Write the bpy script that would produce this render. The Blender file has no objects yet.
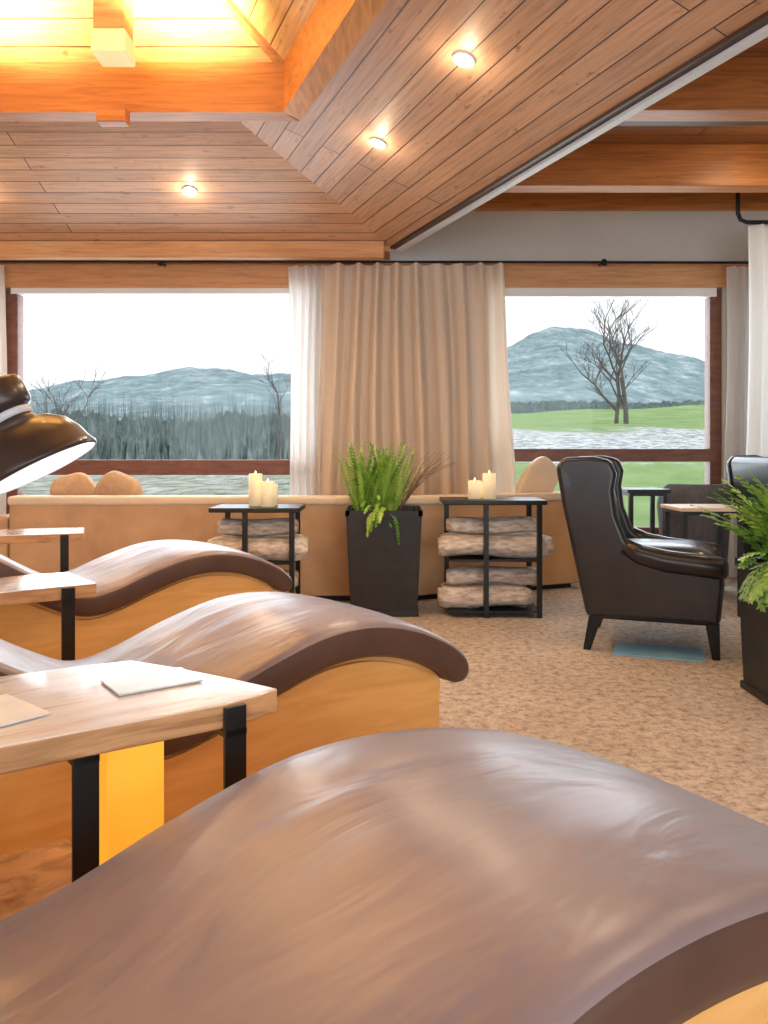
import bpy, bmesh, math, random
from mathutils import Vector, Matrix
random.seed(7)
scene = bpy.context.scene
COL = scene.collection
try:
    scene.view_settings.view_transform = 'Standard'
    scene.view_settings.look = 'None'
    scene.view_settings.exposure = 0.0
except Exception as e:
    print(e)

# ---------------------------------------------------------------- materials
def newmat(name):
    m = bpy.data.materials.new(name); m.use_nodes = True
    nt = m.node_tree
    b = nt.nodes['Principled BSDF']
    return m, nt, b
def L(nt, a, b): nt.links.new(a, b)
def ramp(nt, stops):
    r = nt.nodes.new('ShaderNodeValToRGB')
    els = r.color_ramp.elements
    els[0].position, els[0].color = stops[0][0], (*stops[0][1], 1)
    els[1].position, els[1].color = stops[-1][0], (*stops[-1][1], 1)
    for p, c in stops[1:-1]:
        e = els.new(p); e.color = (*c, 1)
    return r
def noise(nt, vec, scale, detail=4, rough=.55, dist=0):
    n = nt.nodes.new('ShaderNodeTexNoise')
    n.inputs['Scale'].default_value = scale
    n.inputs['Detail'].default_value = detail
    n.inputs['Roughness'].default_value = rough
    n.inputs['Distortion'].default_value = dist
    if vec is not None: L(nt, vec, n.inputs['Vector'])
    return n
def math_(nt, op, a, b_=None):
    n = nt.nodes.new('ShaderNodeMath'); n.operation = op
    for i, q in enumerate((a, b_)):
        if q is None: continue
        if isinstance(q, (int, float)): n.inputs[i].default_value = q
        else: L(nt, q, n.inputs[i])
    return n.outputs[0]
def coords(nt, kind='Object', scale=(1,1,1)):
    tc = nt.nodes.new('ShaderNodeTexCoord')
    mp = nt.nodes.new('ShaderNodeMapping')
    mp.inputs['Scale'].default_value = scale
    L(nt, tc.outputs[kind], mp.inputs['Vector'])
    return mp.outputs['Vector']
def bump(nt, b, h, strength=.3, dist=.01):
    bp = nt.nodes.new('ShaderNodeBump')
    bp.inputs['Strength'].default_value = strength
    bp.inputs['Distance'].default_value = dist
    L(nt, h, bp.inputs['Height']); L(nt, bp.outputs['Normal'], b.inputs['Normal'])
def simple(name, c1, c2=None, rough=.5, scale=8, sc=(1,1,1), metal=0, bmp=0, bdist=.005, spec=.5, coat=0, sheen=0):
    m, nt, b = newmat(name)
    c2 = c2 or tuple(x*.8 for x in c1)
    v = coords(nt, 'Object', sc)
    n = noise(nt, v, scale)
    r = ramp(nt, [(.3, c2), (.7, c1)])
    L(nt, n.outputs['Fac'], r.inputs['Fac']); L(nt, r.outputs['Color'], b.inputs['Base Color'])
    b.inputs['Roughness'].default_value = rough
    b.inputs['Metallic'].default_value = metal
    b.inputs['Specular IOR Level'].default_value = spec
    b.inputs['Coat Weight'].default_value = coat
    b.inputs['Sheen Weight'].default_value = sheen
    if bmp: bump(nt, b, n.outputs['Fac'], bmp, bdist)
    return m
def planks(name, c1, c2, c3, roww=.13, length=2.2, rough=.45):
    m, nt, b = newmat(name)
    v = coords(nt, 'UV')
    br = nt.nodes.new('ShaderNodeTexBrick')
    br.inputs['Scale'].default_value = 1
    br.inputs['Mortar Size'].default_value = .0045
    br.inputs['Mortar Smooth'].default_value = .3
    br.inputs['Bias'].default_value = 0
    br.inputs['Brick Width'].default_value = length
    br.inputs['Row Height'].default_value = roww
    br.inputs['Color1'].default_value = (*c1, 1)
    br.inputs['Color2'].default_value = (*c2, 1)
    br.inputs['Mortar'].default_value = (*[x*.35 for x in c3], 1)
    L(nt, v, br.inputs['Vector'])
    v2 = coords(nt, 'UV', (1.2, 22, 1))
    n = noise(nt, v2, 2.2, 6, .6, .6)
    r = ramp(nt, [(.25, (.58,.53,.49)), (.5, (.94,.92,.89)), (.75, (1.15,1.13,1.11))])
    L(nt, n.outputs['Fac'], r.inputs['Fac'])
    v3 = coords(nt, 'UV', (1, 2.2, 1))
    n3 = noise(nt, v3, 8, 4, .65)
    r3 = ramp(nt, [(.30, (.42,.30,.24)), (.39, (1,1,1))])
    L(nt, n3.outputs['Fac'], r3.inputs['Fac'])
    mx = nt.nodes.new('ShaderNodeMixRGB'); mx.blend_type = 'MULTIPLY'; mx.inputs[0].default_value = .9
    L(nt, br.outputs['Color'], mx.inputs[1]); L(nt, r.outputs['Color'], mx.inputs[2])
    mx2 = nt.nodes.new('ShaderNodeMixRGB'); mx2.blend_type = 'MULTIPLY'; mx2.inputs[0].default_value = .75
    L(nt, mx.outputs['Color'], mx2.inputs[1]); L(nt, r3.outputs['Color'], mx2.inputs[2])
    L(nt, mx2.outputs['Color'], b.inputs['Base Color'])
    b.inputs['Roughness'].default_value = rough
    inv = math_(nt, 'SUBTRACT', 1, br.outputs['Fac'])
    bump(nt, b, inv, .6, .01)
    return m
def grain(name, c1, c2, sc=(1, 14, 14), scale=2.5, rough=.45, bmp=.1):
    m, nt, b = newmat(name)
    v = coords(nt, 'Object', sc)
    n = noise(nt, v, scale, 6, .6, .8)
    r = ramp(nt, [(.3, c2), (.55, c1), (.75, tuple(min(1, x*1.15) for x in c1))])
    L(nt, n.outputs['Fac'], r.inputs['Fac']); L(nt, r.outputs['Color'], b.inputs['Base Color'])
    b.inputs['Roughness'].default_value = rough
    bump(nt, b, n.outputs['Fac'], bmp, .004)
    return m
def emis(name, c, s):
    m, nt, b = newmat(name)
    b.inputs['Base Color'].default_value = (*c, 1)
    b.inputs['Emission Strength'].default_value = s
    n = noise(nt, coords(nt), 3)
    r = ramp(nt, [(0, tuple(x*.95 for x in c)), (1, c)])
    L(nt, n.outputs['Fac'], r.inputs['Fac']); L(nt, r.outputs['Color'], b.inputs['Emission Color'])
    return m

M = {}
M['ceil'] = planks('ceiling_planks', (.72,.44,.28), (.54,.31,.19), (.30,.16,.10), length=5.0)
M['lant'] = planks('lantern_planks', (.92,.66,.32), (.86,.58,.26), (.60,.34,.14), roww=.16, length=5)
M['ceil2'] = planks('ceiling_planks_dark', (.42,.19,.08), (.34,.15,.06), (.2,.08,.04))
M['beam'] = grain('glulam', (.54,.21,.055), (.36,.12,.028), sc=(1,14,14))
M['beamy'] = grain('glulam_y', (.70,.31,.08), (.48,.18,.04), sc=(14,1.5,14))
M['beamw'] = grain('window_wood', (.20,.075,.045), (.11,.04,.025), sc=(2,10,10))
M['header'] = grain('header_wood', (.66,.34,.15), (.50,.23,.09), sc=(1,14,14))
M['wall'] = simple('painted_wall', (.62,.60,.55), (.58,.56,.51), .8, 3)
M['white'] = simple('white_trim', (.85,.85,.85), (.8,.80,.80), .5, 3)
M['trimgrey'] = simple('grey_trim', (.72,.75,.80), (.66,.70,.76), .5, 3)
M['black'] = simple('black_metal', (.018,.018,.02), (.012,.012,.013), .4, 20, metal=.3)
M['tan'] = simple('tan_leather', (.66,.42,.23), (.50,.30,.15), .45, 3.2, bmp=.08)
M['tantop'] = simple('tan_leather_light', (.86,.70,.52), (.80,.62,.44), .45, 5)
M['birch'] = grain('plywood_honey', (.90,.50,.16), (.78,.39,.10), sc=(1.5,1.5,10), scale=2, rough=.4)
M['dark'] = simple('dark_leather', (.020,.017,.019), (.009,.008,.010), .33, 7, bmp=.12, coat=.15)
M['shade'] = simple('lamp_shade_bronze', (.060,.042,.036), (.04,.028,.024), .34, 4, coat=.2, metal=.2)
M['grey'] = simple('grey_felt', (.15,.15,.16), (.11,.11,.12), .8, 30)
M['planter'] = simple('planter_black', (.018,.020,.022), (.010,.010,.012), .5, 12, bmp=.1)
M['soil'] = simple('soil', (.05,.03,.02), (.02,.015,.01), .95, 40, bmp=.6)
M['candle'] = simple('candle_wax', (.95,.84,.64), (.92,.78,.55), .5, 5)
M['pillow'] = simple('pillow_fabric', (.66,.45,.28), (.54,.36,.21), .85, 30, bmp=.15)
M['paper'] = simple('paper_print', (.84,.88,.94), (.50,.60,.70), .2, 14)
M['paper2'] = simple('paper_white', (.9,.9,.9), (.7,.74,.78), .4, 15)
M['mat'] = simple('blue_shade', (.24,.50,.74), (.17,.42,.68), .8, 60, bmp=.3)  # colour for the bluish shade painted under the armchair
M['flame'] = emis('candle_flame', (1,.62,.22), 10)

b = M['candle'].node_tree.nodes['Principled BSDF']
b.inputs['Subsurface Weight'].default_value = .3
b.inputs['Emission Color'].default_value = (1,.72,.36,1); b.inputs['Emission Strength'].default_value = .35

# lounger leather
m, nt, b = newmat('lounger_leather'); M['pad'] = m
n = noise(nt, coords(nt), 3.0, 4)
r = ramp(nt, [(.3,(.225,.168,.172)),(.7,(.30,.230,.236))])
L(nt, n.outputs['Fac'], r.inputs['Fac']); L(nt, r.outputs['Color'], b.inputs['Base Color'])
b.inputs['Roughness'].default_value = .37
b.inputs['Sheen Weight'].default_value = .35
b.inputs['Sheen Tint'].default_value = (.6,.75,1,1)  # blue tint puts reflected daylight into the leather's sheen
b.inputs['Coat Weight'].default_value = .22; b.inputs['Coat Roughness'].default_value = .26
n2 = noise(nt, coords(nt, 'Object', (1.0,2.4,1)), 2.6, 3, .45, 1.4)
bump(nt, b, n2.outputs['Fac'], .4, .03)
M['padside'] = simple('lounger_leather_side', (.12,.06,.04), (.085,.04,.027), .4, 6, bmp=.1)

# carpet
m, nt, b = newmat('carpet'); M['carpet'] = m
v = coords(nt)
n = noise(nt, v, 24, 6, .8); n1 = noise(nt, v, 2.0, 3)
r = ramp(nt, [(.38,(.34,.26,.21)),(.46,(.61,.51,.43)),(.58,(.80,.72,.64))])
L(nt, n.outputs['Fac'], r.inputs['Fac'])
r1 = ramp(nt, [(.35,(.84,.82,.81)),(.65,(1,1,1))]); L(nt, n1.outputs['Fac'], r1.inputs['Fac'])
mx = nt.nodes.new('ShaderNodeMixRGB'); mx.blend_type='MULTIPLY'; mx.inputs[0].default_value=1
L(nt, r.outputs['Color'], mx.inputs[1]); L(nt, r1.outputs['Color'], mx.inputs[2])
L(nt, mx.outputs['Color'], b.inputs['Base Color']); b.inputs['Roughness'].default_value=.95
n3 = noise(nt, v, 38, 4, .7); bump(nt, b, n3.outputs['Fac'], 1.0, .025)

def curtain_mat(name, c, tr):
    m, nt, b = newmat(name)
    n = noise(nt, coords(nt, 'Object', (60,60,3)), 3, 3)
    r = ramp(nt, [(.3, tuple(x*.93 for x in c)), (.7, c)])
    L(nt, n.outputs['Fac'], r.inputs['Fac']); L(nt, r.outputs['Color'], b.inputs['Base Color'])
    b.inputs['Roughness'].default_value = .9
    t = nt.nodes.new('ShaderNodeBsdfTranslucent'); t.inputs['Color'].default_value = (*c, 1)
    ms = nt.nodes.new('ShaderNodeMixShader'); ms.inputs[0].default_value = tr
    out = nt.nodes['Material Output']
    L(nt, b.outputs[0], ms.inputs[1]); L(nt, t.outputs[0], ms.inputs[2]); L(nt, ms.outputs[0], out.inputs['Surface'])
    return m
M['curtain'] = curtain_mat('curtain_linen', (.88,.75,.62), .30)
M['sheer'] = curtain_mat('curtain_sheer', (.90,.87,.84), .5)

m, nt, b = newmat('table_wood_glare'); M['table'] = m
v = coords(nt, 'Object', (1.5, 9, 9))
n = noise(nt, v, 2.4, 7, .65, 1.0)
r = ramp(nt, [(.28,(.30,.17,.10)),(.37,(.60,.42,.29)),(.46,(.82,.71,.62)),(.62,(.90,.88,.88))])  # near-white end of the ramp paints the glare on the slab tops
L(nt, n.outputs['Fac'], r.inputs['Fac']); L(nt, r.outputs['Color'], b.inputs['Base Color'])
b.inputs['Roughness'].default_value = .22; b.inputs['Coat Weight'].default_value = .8; b.inputs['Coat Roughness'].default_value=.08
bump(nt, b, n.outputs['Fac'], .12, .003)
M['tedge'] = grain('table_edge_wood', (.66,.38,.18), (.34,.16,.06), sc=(1.5,9,12), scale=3, rough=.4)
M['burl'] = grain('burl_wood', (.90,.56,.27), (.44,.20,.08), sc=(3,5,3), scale=4.5, rough=.4)
M['amber'] = simple('amber_pine_glow', (.98,.55,.10), (.92,.44,.06), .35, 4)
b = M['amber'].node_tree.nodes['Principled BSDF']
b.inputs['Emission Color'].default_value=(1,.42,.03,1); b.inputs['Emission Strength'].default_value=.75  # emission added so the wooden post looks lit and spills warm light
M['bark'] = simple('birch_bark', (.92,.87,.80), (.42,.31,.23), .85, 7, sc=(2,6,6), bmp=.5, bdist=.02)
M['logend'] = simple('log_end', (.86,.68,.48), (.70,.48,.30), .8, 18)
M['leaf'] = simple('leaf', (.20,.42,.05), (.07,.20,.02), .4, 14)
M['leaf2'] = simple('leaf_light', (.42,.64,.12), (.22,.42,.05), .4, 14)
M['twig'] = simple('dry_twig', (.32,.20,.13), (.2,.12,.08), .8, 14)
M['glow'] = emis('downlight_glow', (1,.88,.68), 60)
M['lampglow'] = emis('lamp_led', (.80,.92,1), 3)
M['postglow'] = emis('amber_glass', (1,.70,.34), .55)

m, nt, b = newmat('window_glass'); M['glass'] = m
tr = nt.nodes.new('ShaderNodeBsdfTransparent'); tr.inputs[0].default_value=(.98,.99,.99,1)
gl = nt.nodes.new('ShaderNodeBsdfGlossy'); gl.inputs['Roughness'].default_value=.02
fr = nt.nodes.new('ShaderNodeFresnel'); fr.inputs[0].default_value = 1.2
ms = nt.nodes.new('ShaderNodeMixShader')
L(nt, fr.outputs[0], ms.inputs[0]); L(nt, tr.outputs[0], ms.inputs[1]); L(nt, gl.outputs[0], ms.inputs[2])
L(nt, ms.outputs[0], nt.nodes['Material Output'].inputs['Surface'])

# outdoors
m, nt, b = newmat('lawn_ground'); M['lawn'] = m
v = coords(nt)
sx = nt.nodes.new('ShaderNodeSeparateXYZ'); L(nt, v, sx.inputs[0])
g = noise(nt, v, .9, 6, .6); rg = ramp(nt, [(.3,(.27,.40,.15)),(.7,(.42,.55,.25))]); L(nt, g.outputs['Fac'], rg.inputs['Fac'])
sn = noise(nt, coords(nt,'Object',(1,1.3,5)), 2.6, 9, .8); rs = ramp(nt, [(.42,(.24,.27,.23)),(.47,(.50,.52,.49)),(.53,(.82,.83,.82)),(.64,(.93,.93,.92))]); L(nt, sn.outputs['Fac'], rs.inputs['Fac'])
bn = noise(nt, coords(nt,'Object',(1.2,.5,1)), 1.1, 9, .78); rb_ = ramp(nt, [(.40,(.24,.27,.19)),(.50,(.46,.47,.38)),(.62,(.72,.72,.65))]); L(nt, bn.outputs['Fac'], rb_.inputs['Fac'])
wn = noise(nt, coords(nt,'Object',(.5,1,1)), .45, 6, .7)
yy = math_(nt,'ADD', sx.outputs['Y'], math_(nt,'MULTIPLY', math_(nt,'SUBTRACT', wn.outputs['Fac'], .5), 14))
mr = nt.nodes.new('ShaderNodeMapRange'); mr.inputs['From Min'].default_value=20; mr.inputs['From Max'].default_value=40; L(nt, yy, mr.inputs['Value'])
mk = ramp(nt, [(.08,(0,0,0)),(.14,(1,1,1)),(.60,(1,1,1)),(.68,(0,0,0))]); L(nt, mr.outputs[0], mk.inputs['Fac'])
m1 = nt.nodes.new('ShaderNodeMixRGB'); L(nt, mk.outputs['Color'], m1.inputs[0]); L(nt, rg.outputs['Color'], m1.inputs[1]); L(nt, rs.outputs['Color'], m1.inputs[2])
rt = math_(nt,'ADD', math_(nt,'DIVIDE', sx.outputs['X'], sx.outputs['Y']), math_(nt,'MULTIPLY', math_(nt,'SUBTRACT', wn.outputs['Fac'], .5), .2))
mk2 = ramp(nt, [(.0,(1,1,1)),(.05,(0,0,0))]); L(nt, rt, mk2.inputs['Fac'])
m2 = nt.nodes.new('ShaderNodeMixRGB'); L(nt, mk2.outputs['Color'], m2.inputs[0]); L(nt, m1.outputs['Color'], m2.inputs[1]); L(nt, rb_.outputs['Color'], m2.inputs[2])
L(nt, m2.outputs['Color'], b.inputs['Base Color']); b.inputs['Roughness'].default_value=1; b.inputs['Specular IOR Level'].default_value=0

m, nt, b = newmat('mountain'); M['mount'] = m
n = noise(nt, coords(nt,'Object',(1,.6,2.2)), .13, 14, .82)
r = ramp(nt, [(.38,(.20,.28,.29)),(.48,(.30,.40,.41)),(.56,(.44,.53,.54)),(.66,(.84,.88,.88))])  # distance haze is mixed into these blue-grey colours
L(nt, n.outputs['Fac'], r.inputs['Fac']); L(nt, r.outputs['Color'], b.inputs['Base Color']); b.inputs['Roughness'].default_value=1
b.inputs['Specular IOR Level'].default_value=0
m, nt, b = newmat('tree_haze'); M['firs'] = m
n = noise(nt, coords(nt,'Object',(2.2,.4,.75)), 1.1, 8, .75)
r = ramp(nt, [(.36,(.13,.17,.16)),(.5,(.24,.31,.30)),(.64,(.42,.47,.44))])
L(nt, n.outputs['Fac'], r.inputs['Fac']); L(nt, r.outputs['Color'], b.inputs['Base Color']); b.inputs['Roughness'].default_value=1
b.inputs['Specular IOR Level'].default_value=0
M['barktree'] = simple('bare_tree', (.20,.17,.15), (.12,.10,.10), .9, 3)

# ---------------------------------------------------------------- helpers
def empty(name, loc=(0,0,0), rz=0):
    e = bpy.data.objects.new(name, None); e.location = loc; e.rotation_euler = (0,0,rz)
    e.empty_display_size = .1
    COL.objects.link(e); return e
def mobj(name, verts, faces, mat, parent=None, smooth=False, loc=(0,0,0), rot=(0,0,0)):
    me = bpy.data.meshes.new(name)
    me.from_pydata([tuple(v) for v in verts], [], faces)
    me.validate(); me.update()
    o = bpy.data.objects.new(name, me); COL.objects.link(o)
    mats = mat if isinstance(mat, (list, tuple)) else [mat]
    for mm in mats: me.materials.append(mm)
    o.location = loc; o.rotation_euler = rot
    if parent: o.parent = parent
    if smooth:
        for p in me.polygons: p.use_smooth = True
    return o
def fixn(o):
    bm = bmesh.new(); bm.from_mesh(o.data)
    bmesh.ops.recalc_face_normals(bm, faces=bm.faces); bm.to_mesh(o.data); bm.free()
def bevel(o, w, seg=3):
    if w > 0:
        md = o.modifiers.new('bevel', 'BEVEL'); md.width = w; md.segments = seg; md.limit_method = 'ANGLE'
        md.angle_limit = math.radians(35)
        for p in o.data.polygons: p.use_smooth = True
        try:
            w2 = o.modifiers.new('wn', 'WEIGHTED_NORMAL'); w2.keep_sharp = False
        except Exception: pass
def box(name, lo, hi, mat, parent=None, bev=0, loc=(0,0,0), rot=(0,0,0), seg=3):
    x0,y0,z0 = lo; x1,y1,z1 = hi
    v = [(x0,y0,z0),(x1,y0,z0),(x1,y1,z0),(x0,y1,z0),(x0,y0,z1),(x1,y0,z1),(x1,y1,z1),(x0,y1,z1)]
    f = [(0,3,2,1),(4,5,6,7),(0,1,5,4),(1,2,6,5),(2,3,7,6),(3,0,4,7)]
    o = mobj(name, v, f, mat, parent, loc=loc, rot=rot); bevel(o, bev, seg); return o
def prism(name, pts, a, b_, mat, parent=None, axis='y', bev=0, loc=(0,0,0), rot=(0,0,0), seg=3):
    n = len(pts); v = []
    for t in (a, b_):
        for p in pts:
            if axis == 'y': v.append((p[0], t, p[1]))
            elif axis == 'z': v.append((p[0], p[1], t))
            else: v.append((t, p[0], p[1]))
    f = [tuple(range(n)), tuple(range(2*n-1, n-1, -1))]
    for i in range(n):
        j = (i+1) % n; f.append((i, i+n, j+n, j))
    o = mobj(name, v, f, mat, parent, loc=loc, rot=rot); fixn(o); bevel(o, bev, seg); return o
def lathe(name, prof, mat, parent=None, seg=32, loc=(0,0,0), rot=(0,0,0), smooth=True):
    v=[]; f=[]
    for r,z in prof:
        for i in range(seg):
            a=2*math.pi*i/seg; v.append((r*math.cos(a), r*math.sin(a), z))
    for k in range(len(prof)-1):
        for i in range(seg):
            j=(i+1)%seg; f.append((k*seg+i,k*seg+j,(k+1)*seg+j,(k+1)*seg+i))
    o = mobj(name, v, f, mat, parent, smooth, loc, rot); return o
def tube(name, pts, r, mat, parent=None, seg=8, close=True):
    v=[]; f=[]
    pts=[Vector(p) for p in pts]
    rr = r if isinstance(r,(list,tuple)) else [r]*len(pts)
    for k,p in enumerate(pts):
        t=(pts[min(k+1,len(pts)-1)]-pts[max(k-1,0)]).normalized()
        u=t.cross(Vector((0,0,1)))
        if u.length<1e-3: u=Vector((1,0,0))
        u.normalize(); w=t.cross(u)
        for i in range(seg):
            a=2*math.pi*i/seg; v.append(p+(u*math.cos(a)+w*math.sin(a))*rr[k])
    for k in range(len(pts)-1):
        for i in range(seg):
            j=(i+1)%seg; f.append((k*seg+i,k*seg+j,(k+1)*seg+j,(k+1)*seg+i))
    if close:
        f.append(tuple(range(seg-1,-1,-1))); f.append(tuple(range((len(pts)-1)*seg,len(pts)*seg)))
    o=mobj(name,v,f,mat,parent,True); return o
def cushion(name, sx, sy, sz, mat, parent=None, loc=(0,0,0), rot=(0,0,0), p=.45, n=20):
    v=[]; f=[]
    def cp(x): return math.copysign(abs(x)**p, x)
    for i in range(n+1):
        ph=-math.pi/2+math.pi*i/n
        for j in range(2*n):
            th=math.pi*j/n
            v.append((sx/2*cp(math.cos(th))*abs(math.cos(ph))**.5, sy/2*cp(math.sin(th))*abs(math.cos(ph))**.5, sz/2*math.sin(ph)))
    for i in range(n):
        for j in range(2*n):
            k=(j+1)%(2*n); f.append((i*2*n+j,i*2*n+k,(i+1)*2*n+k,(i+1)*2*n+j))
    return mobj(name,v,f,mat,parent,True,loc,rot)
def uvpoly(name, polys, mat, dirs, thick=0):
    v=[]; f=[]; uvs=[]
    for pl,d in zip(polys,dirs):
        pl=[Vector(p) for p in pl]; d=Vector(d).normalized()
        nrm=(pl[1]-pl[0]).cross(pl[2]-pl[0]).normalized(); w=nrm.cross(d).normalized()
        s=len(v); v+=pl; f.append(tuple(range(s,s+len(pl))))
        uvs.append([(p.dot(d), p.dot(w)) for p in pl])
    o=mobj(name,v,f,mat)
    uv=o.data.uv_layers.new(name='UVMap')
    for p,us in zip(o.data.polygons,uvs):
        for li,u in zip(p.loop_indices,us): uv.data[li].uv=u
    return o

# ---------------------------------------------------------------- camera
cam_d = bpy.data.cameras.new('camera'); cam = bpy.data.objects.new('camera', cam_d); COL.objects.link(cam)
cam.location=(0,0,1.1); cam.rotation_euler=(math.radians(90),0,0)
cam_d.sensor_fit='VERTICAL'; cam_d.sensor_height=32; cam_d.lens=25
cam_d.shift_y=-0.0605; cam_d.clip_start=.02; cam_d.clip_end=2000
scene.camera=cam

# ---------------------------------------------------------------- room shell
WY=6.9
XL,XR,YB=-5.0,5.2,-4.0
box('floor',(XL,YB,-.1),(XR,WY+.2,0),M['carpet'])
def multibox(name, boxes, mat):
    v=[];f=[]
    for lo,hi in boxes:
        x0,y0,z0=lo;x1,y1,z1=hi;s=len(v)
        v+=[(x0,y0,z0),(x1,y0,z0),(x1,y1,z0),(x0,y1,z0),(x0,y0,z1),(x1,y0,z1),(x1,y1,z1),(x0,y1,z1)]
        f+=[tuple(s+i for i in q) for q in [(0,3,2,1),(4,5,6,7),(0,1,5,4),(1,2,6,5),(2,3,7,6),(3,0,4,7)]]
    return mobj(name,v,f,mat)
WIN=[(-4.8,-3.45,2.5,.885,1.015),(-3.27,-.55,2.5,.885,1.015),(.85,2.92,2.475,1.0,1.11),(3.12,5.0,2.475,1.0,1.11)]
bx=[((XL,WY,0),(XR,WY+.2,.37)),((XL,WY,2.50),(XR,WY+.2,3.5))]
xs=[XL]+[q for w in WIN for q in (w[0],w[1])]+[XR]
for i in range(0,len(xs),2): bx.append(((xs[i],WY,.37),(xs[i+1],WY+.2,2.5)))
multibox('wall_far',bx,M['wall'])
for k,(a,c,zt,r0,r1) in enumerate(WIN):
    e=empty('window_%d'%(k+1),((a+c)/2,WY,0))
    hw=(c-a)/2; F=.10
    for nm,lo,hi in [('frame_left',(-hw,.02,.37),(-hw+F,.14,2.5)),('frame_right',(hw-F,.02,.37),(hw,.14,2.5)),
                     ('frame_bottom',(-hw,.02,.37),(hw,.14,.43))]:
        box(nm,lo,hi,M['beamw'],e,.006)
    box('rail',(-hw+.05,.0,r0),(hw-.05,.13,r1),M['beamw'],e,.006)
    box('frame_top',(-hw+.05,.0,zt-.05),(hw-.05,.12,2.5),M['white'],e)
    box('glass',(-hw+.05,.07,.4),(hw-.05,.075,2.46),M['glass'],e)
box('trim_1',(XL,WY-.035,2.50),(2.9,WY-.002,2.70),M['header'],None,.004)
box('trim_2',(2.9,WY-.035,2.50),(XR,WY-.002,2.70),M['header'],None,.004)
box('wall_left',(XL-.15,-1.2,0),(XL,WY,3.4),M['wall'])
box('wall_right',(XR,-1.5,0),(XR+.15,WY,3.5),M['wall'])
bx=[((XL,YB-.15,0),(XR,YB,.3)),((XL,YB-.15,2.6),(XR,YB,3.4))]
for x in (-5,-2.55,-.1,2.45,5.0): bx.append(((x,YB-.15,.3),(x+.2,YB,2.6)))
multibox('wall_back',bx,M['wall'])
bx=[]
for y in (-4,-1.6): bx.append(((XL-.15,y,0),(XL,y+.3,2.9)))
bx.append(((XL-.15,-4,0),(XL,-1.2,.3)))
multibox('wall_left_pier',bx,M['wall'])

# ceiling
C0=Vector((.05,6.6,2.78)); ed=Vector((.40,-1,0))
E1=C0+ed*8.0
RP=Vector((-1.353,4.63,3.43))
B=Vector((-.50,4.63,3.19)); Cc=Vector((-.50+.4*3.2,1.43,3.19))
LP=Vector((-3.30,4.63,3.43)); D=Vector((-3.30,1.43,3.21))
C0l=Vector((XL,6.6,2.78)); E1l=Vector((XL,-1.4,2.78))
uvpoly('ceiling',[[C0l,C0,RP,LP],[C0,E1,Cc,B,RP],[LP,D,E1l,C0l],[D,Cc,E1,E1l],
    [E1l,E1,Vector((XR,-1.4,2.78)),Vector((XR,YB,2.78)),Vector((XL,YB,2.78))]],M['ceil'],
    [(1,0,0),(.4,-1,0),(0,1,0),(1,0,0),(1,0,0)])
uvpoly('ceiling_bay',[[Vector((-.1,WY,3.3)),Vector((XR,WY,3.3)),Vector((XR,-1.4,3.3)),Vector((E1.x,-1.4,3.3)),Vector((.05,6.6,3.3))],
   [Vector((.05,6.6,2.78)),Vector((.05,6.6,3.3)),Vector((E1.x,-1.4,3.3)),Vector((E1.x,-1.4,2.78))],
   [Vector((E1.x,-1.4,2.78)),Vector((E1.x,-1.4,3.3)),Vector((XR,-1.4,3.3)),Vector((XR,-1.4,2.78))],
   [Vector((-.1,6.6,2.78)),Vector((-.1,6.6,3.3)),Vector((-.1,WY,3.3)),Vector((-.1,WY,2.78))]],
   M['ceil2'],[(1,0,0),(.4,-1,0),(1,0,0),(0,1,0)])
box('trim_3',(XL,6.6,2.74),(.05,WY,2.78),M['header'])
box('trim_4',(XL,6.50,2.665),(.0,6.60,2.80),M['header'],None,.005)
def along(name,start,dirn,length,w,z0,z1,mat,off=0):
    d=Vector(dirn).normalized(); n=Vector((-d.y,d.x,0))
    s=Vector(start)+n*off
    q=[s,s+d*length,s+d*length+n*w,s+n*w]
    v=[(p.x,p.y,z0) for p in q]+[(p.x,p.y,z1) for p in q]
    f=[(0,1,2,3),(7,6,5,4),(0,4,5,1),(1,5,6,2),(2,6,7,3),(3,7,4,0)]
    o=mobj(name,v,f,mat); fixn(o); return o
along('trim_5',(.05,6.6,0),(.4,-1,0),8.5,.05,2.76,2.80,M['ceil2'],0)
along('trim_6',(.05,6.6,0),(.4,-1,0),8.5,.045,2.74,2.86,M['trimgrey'],.05)
for i,y in enumerate((5.75,4.47,3.2,1.9,.6)):
    xs0=.05+.4*(6.6-y)+.22
    box('ceiling_beam' if i==0 else 'ceiling_beam.%03d'%i,(xs0,y,3.0),(XR,y+.16,3.3),M['beam'],None,.006)
box('trim_7',(.25,WY-.06,3.16),(XR,WY-.002,3.3),M['beam'],None,.004)
for i,y in enumerate((6.35,5.1,3.85)):
    xs0=.05+.4*(6.6-y)+.22
    box('trim_%d'%(8+i),(xs0,y,3.2),(XR,y+.08,3.3),M['ceil2'],None)

# skylight ring
BW=.13; RZ0,RZ1=3.055,3.36
def ringbeam(name,a,b_,mat,outw):
    a=Vector(a);b_=Vector(b_);d=(b_-a).normalized();n=Vector((-d.y,d.x,0))*outw
    q=[a,b_,b_+n+d*abs(outw)*.6,a+n-d*abs(outw)*.6]
    v=[(p.x,p.y,RZ0) for p in q]+[(p.x,p.y,RZ1) for p in q]
    f=[(0,1,2,3),(7,6,5,4),(0,4,5,1),(1,5,6,2),(2,6,7,3),(3,7,4,0)]
    o=mobj(name,v,f,mat); fixn(o); return o
ra=Vector((-3.2,4.63,0)); rb=Vector((-.585,4.63,0)); rc=rb+Vector((.4,-1,0))*3.2; rd=Vector((-3.2,1.43,0))
ringbeam('skylight_beam',ra,rb,M['beam'],BW)
ringbeam('skylight_beam.001',rb,rc,M['beamy'],BW)
ringbeam('skylight_beam.002',rd,rc,M['beam'],-BW)
ringbeam('skylight_beam.003',rd,ra,M['beamy'],BW)
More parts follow.
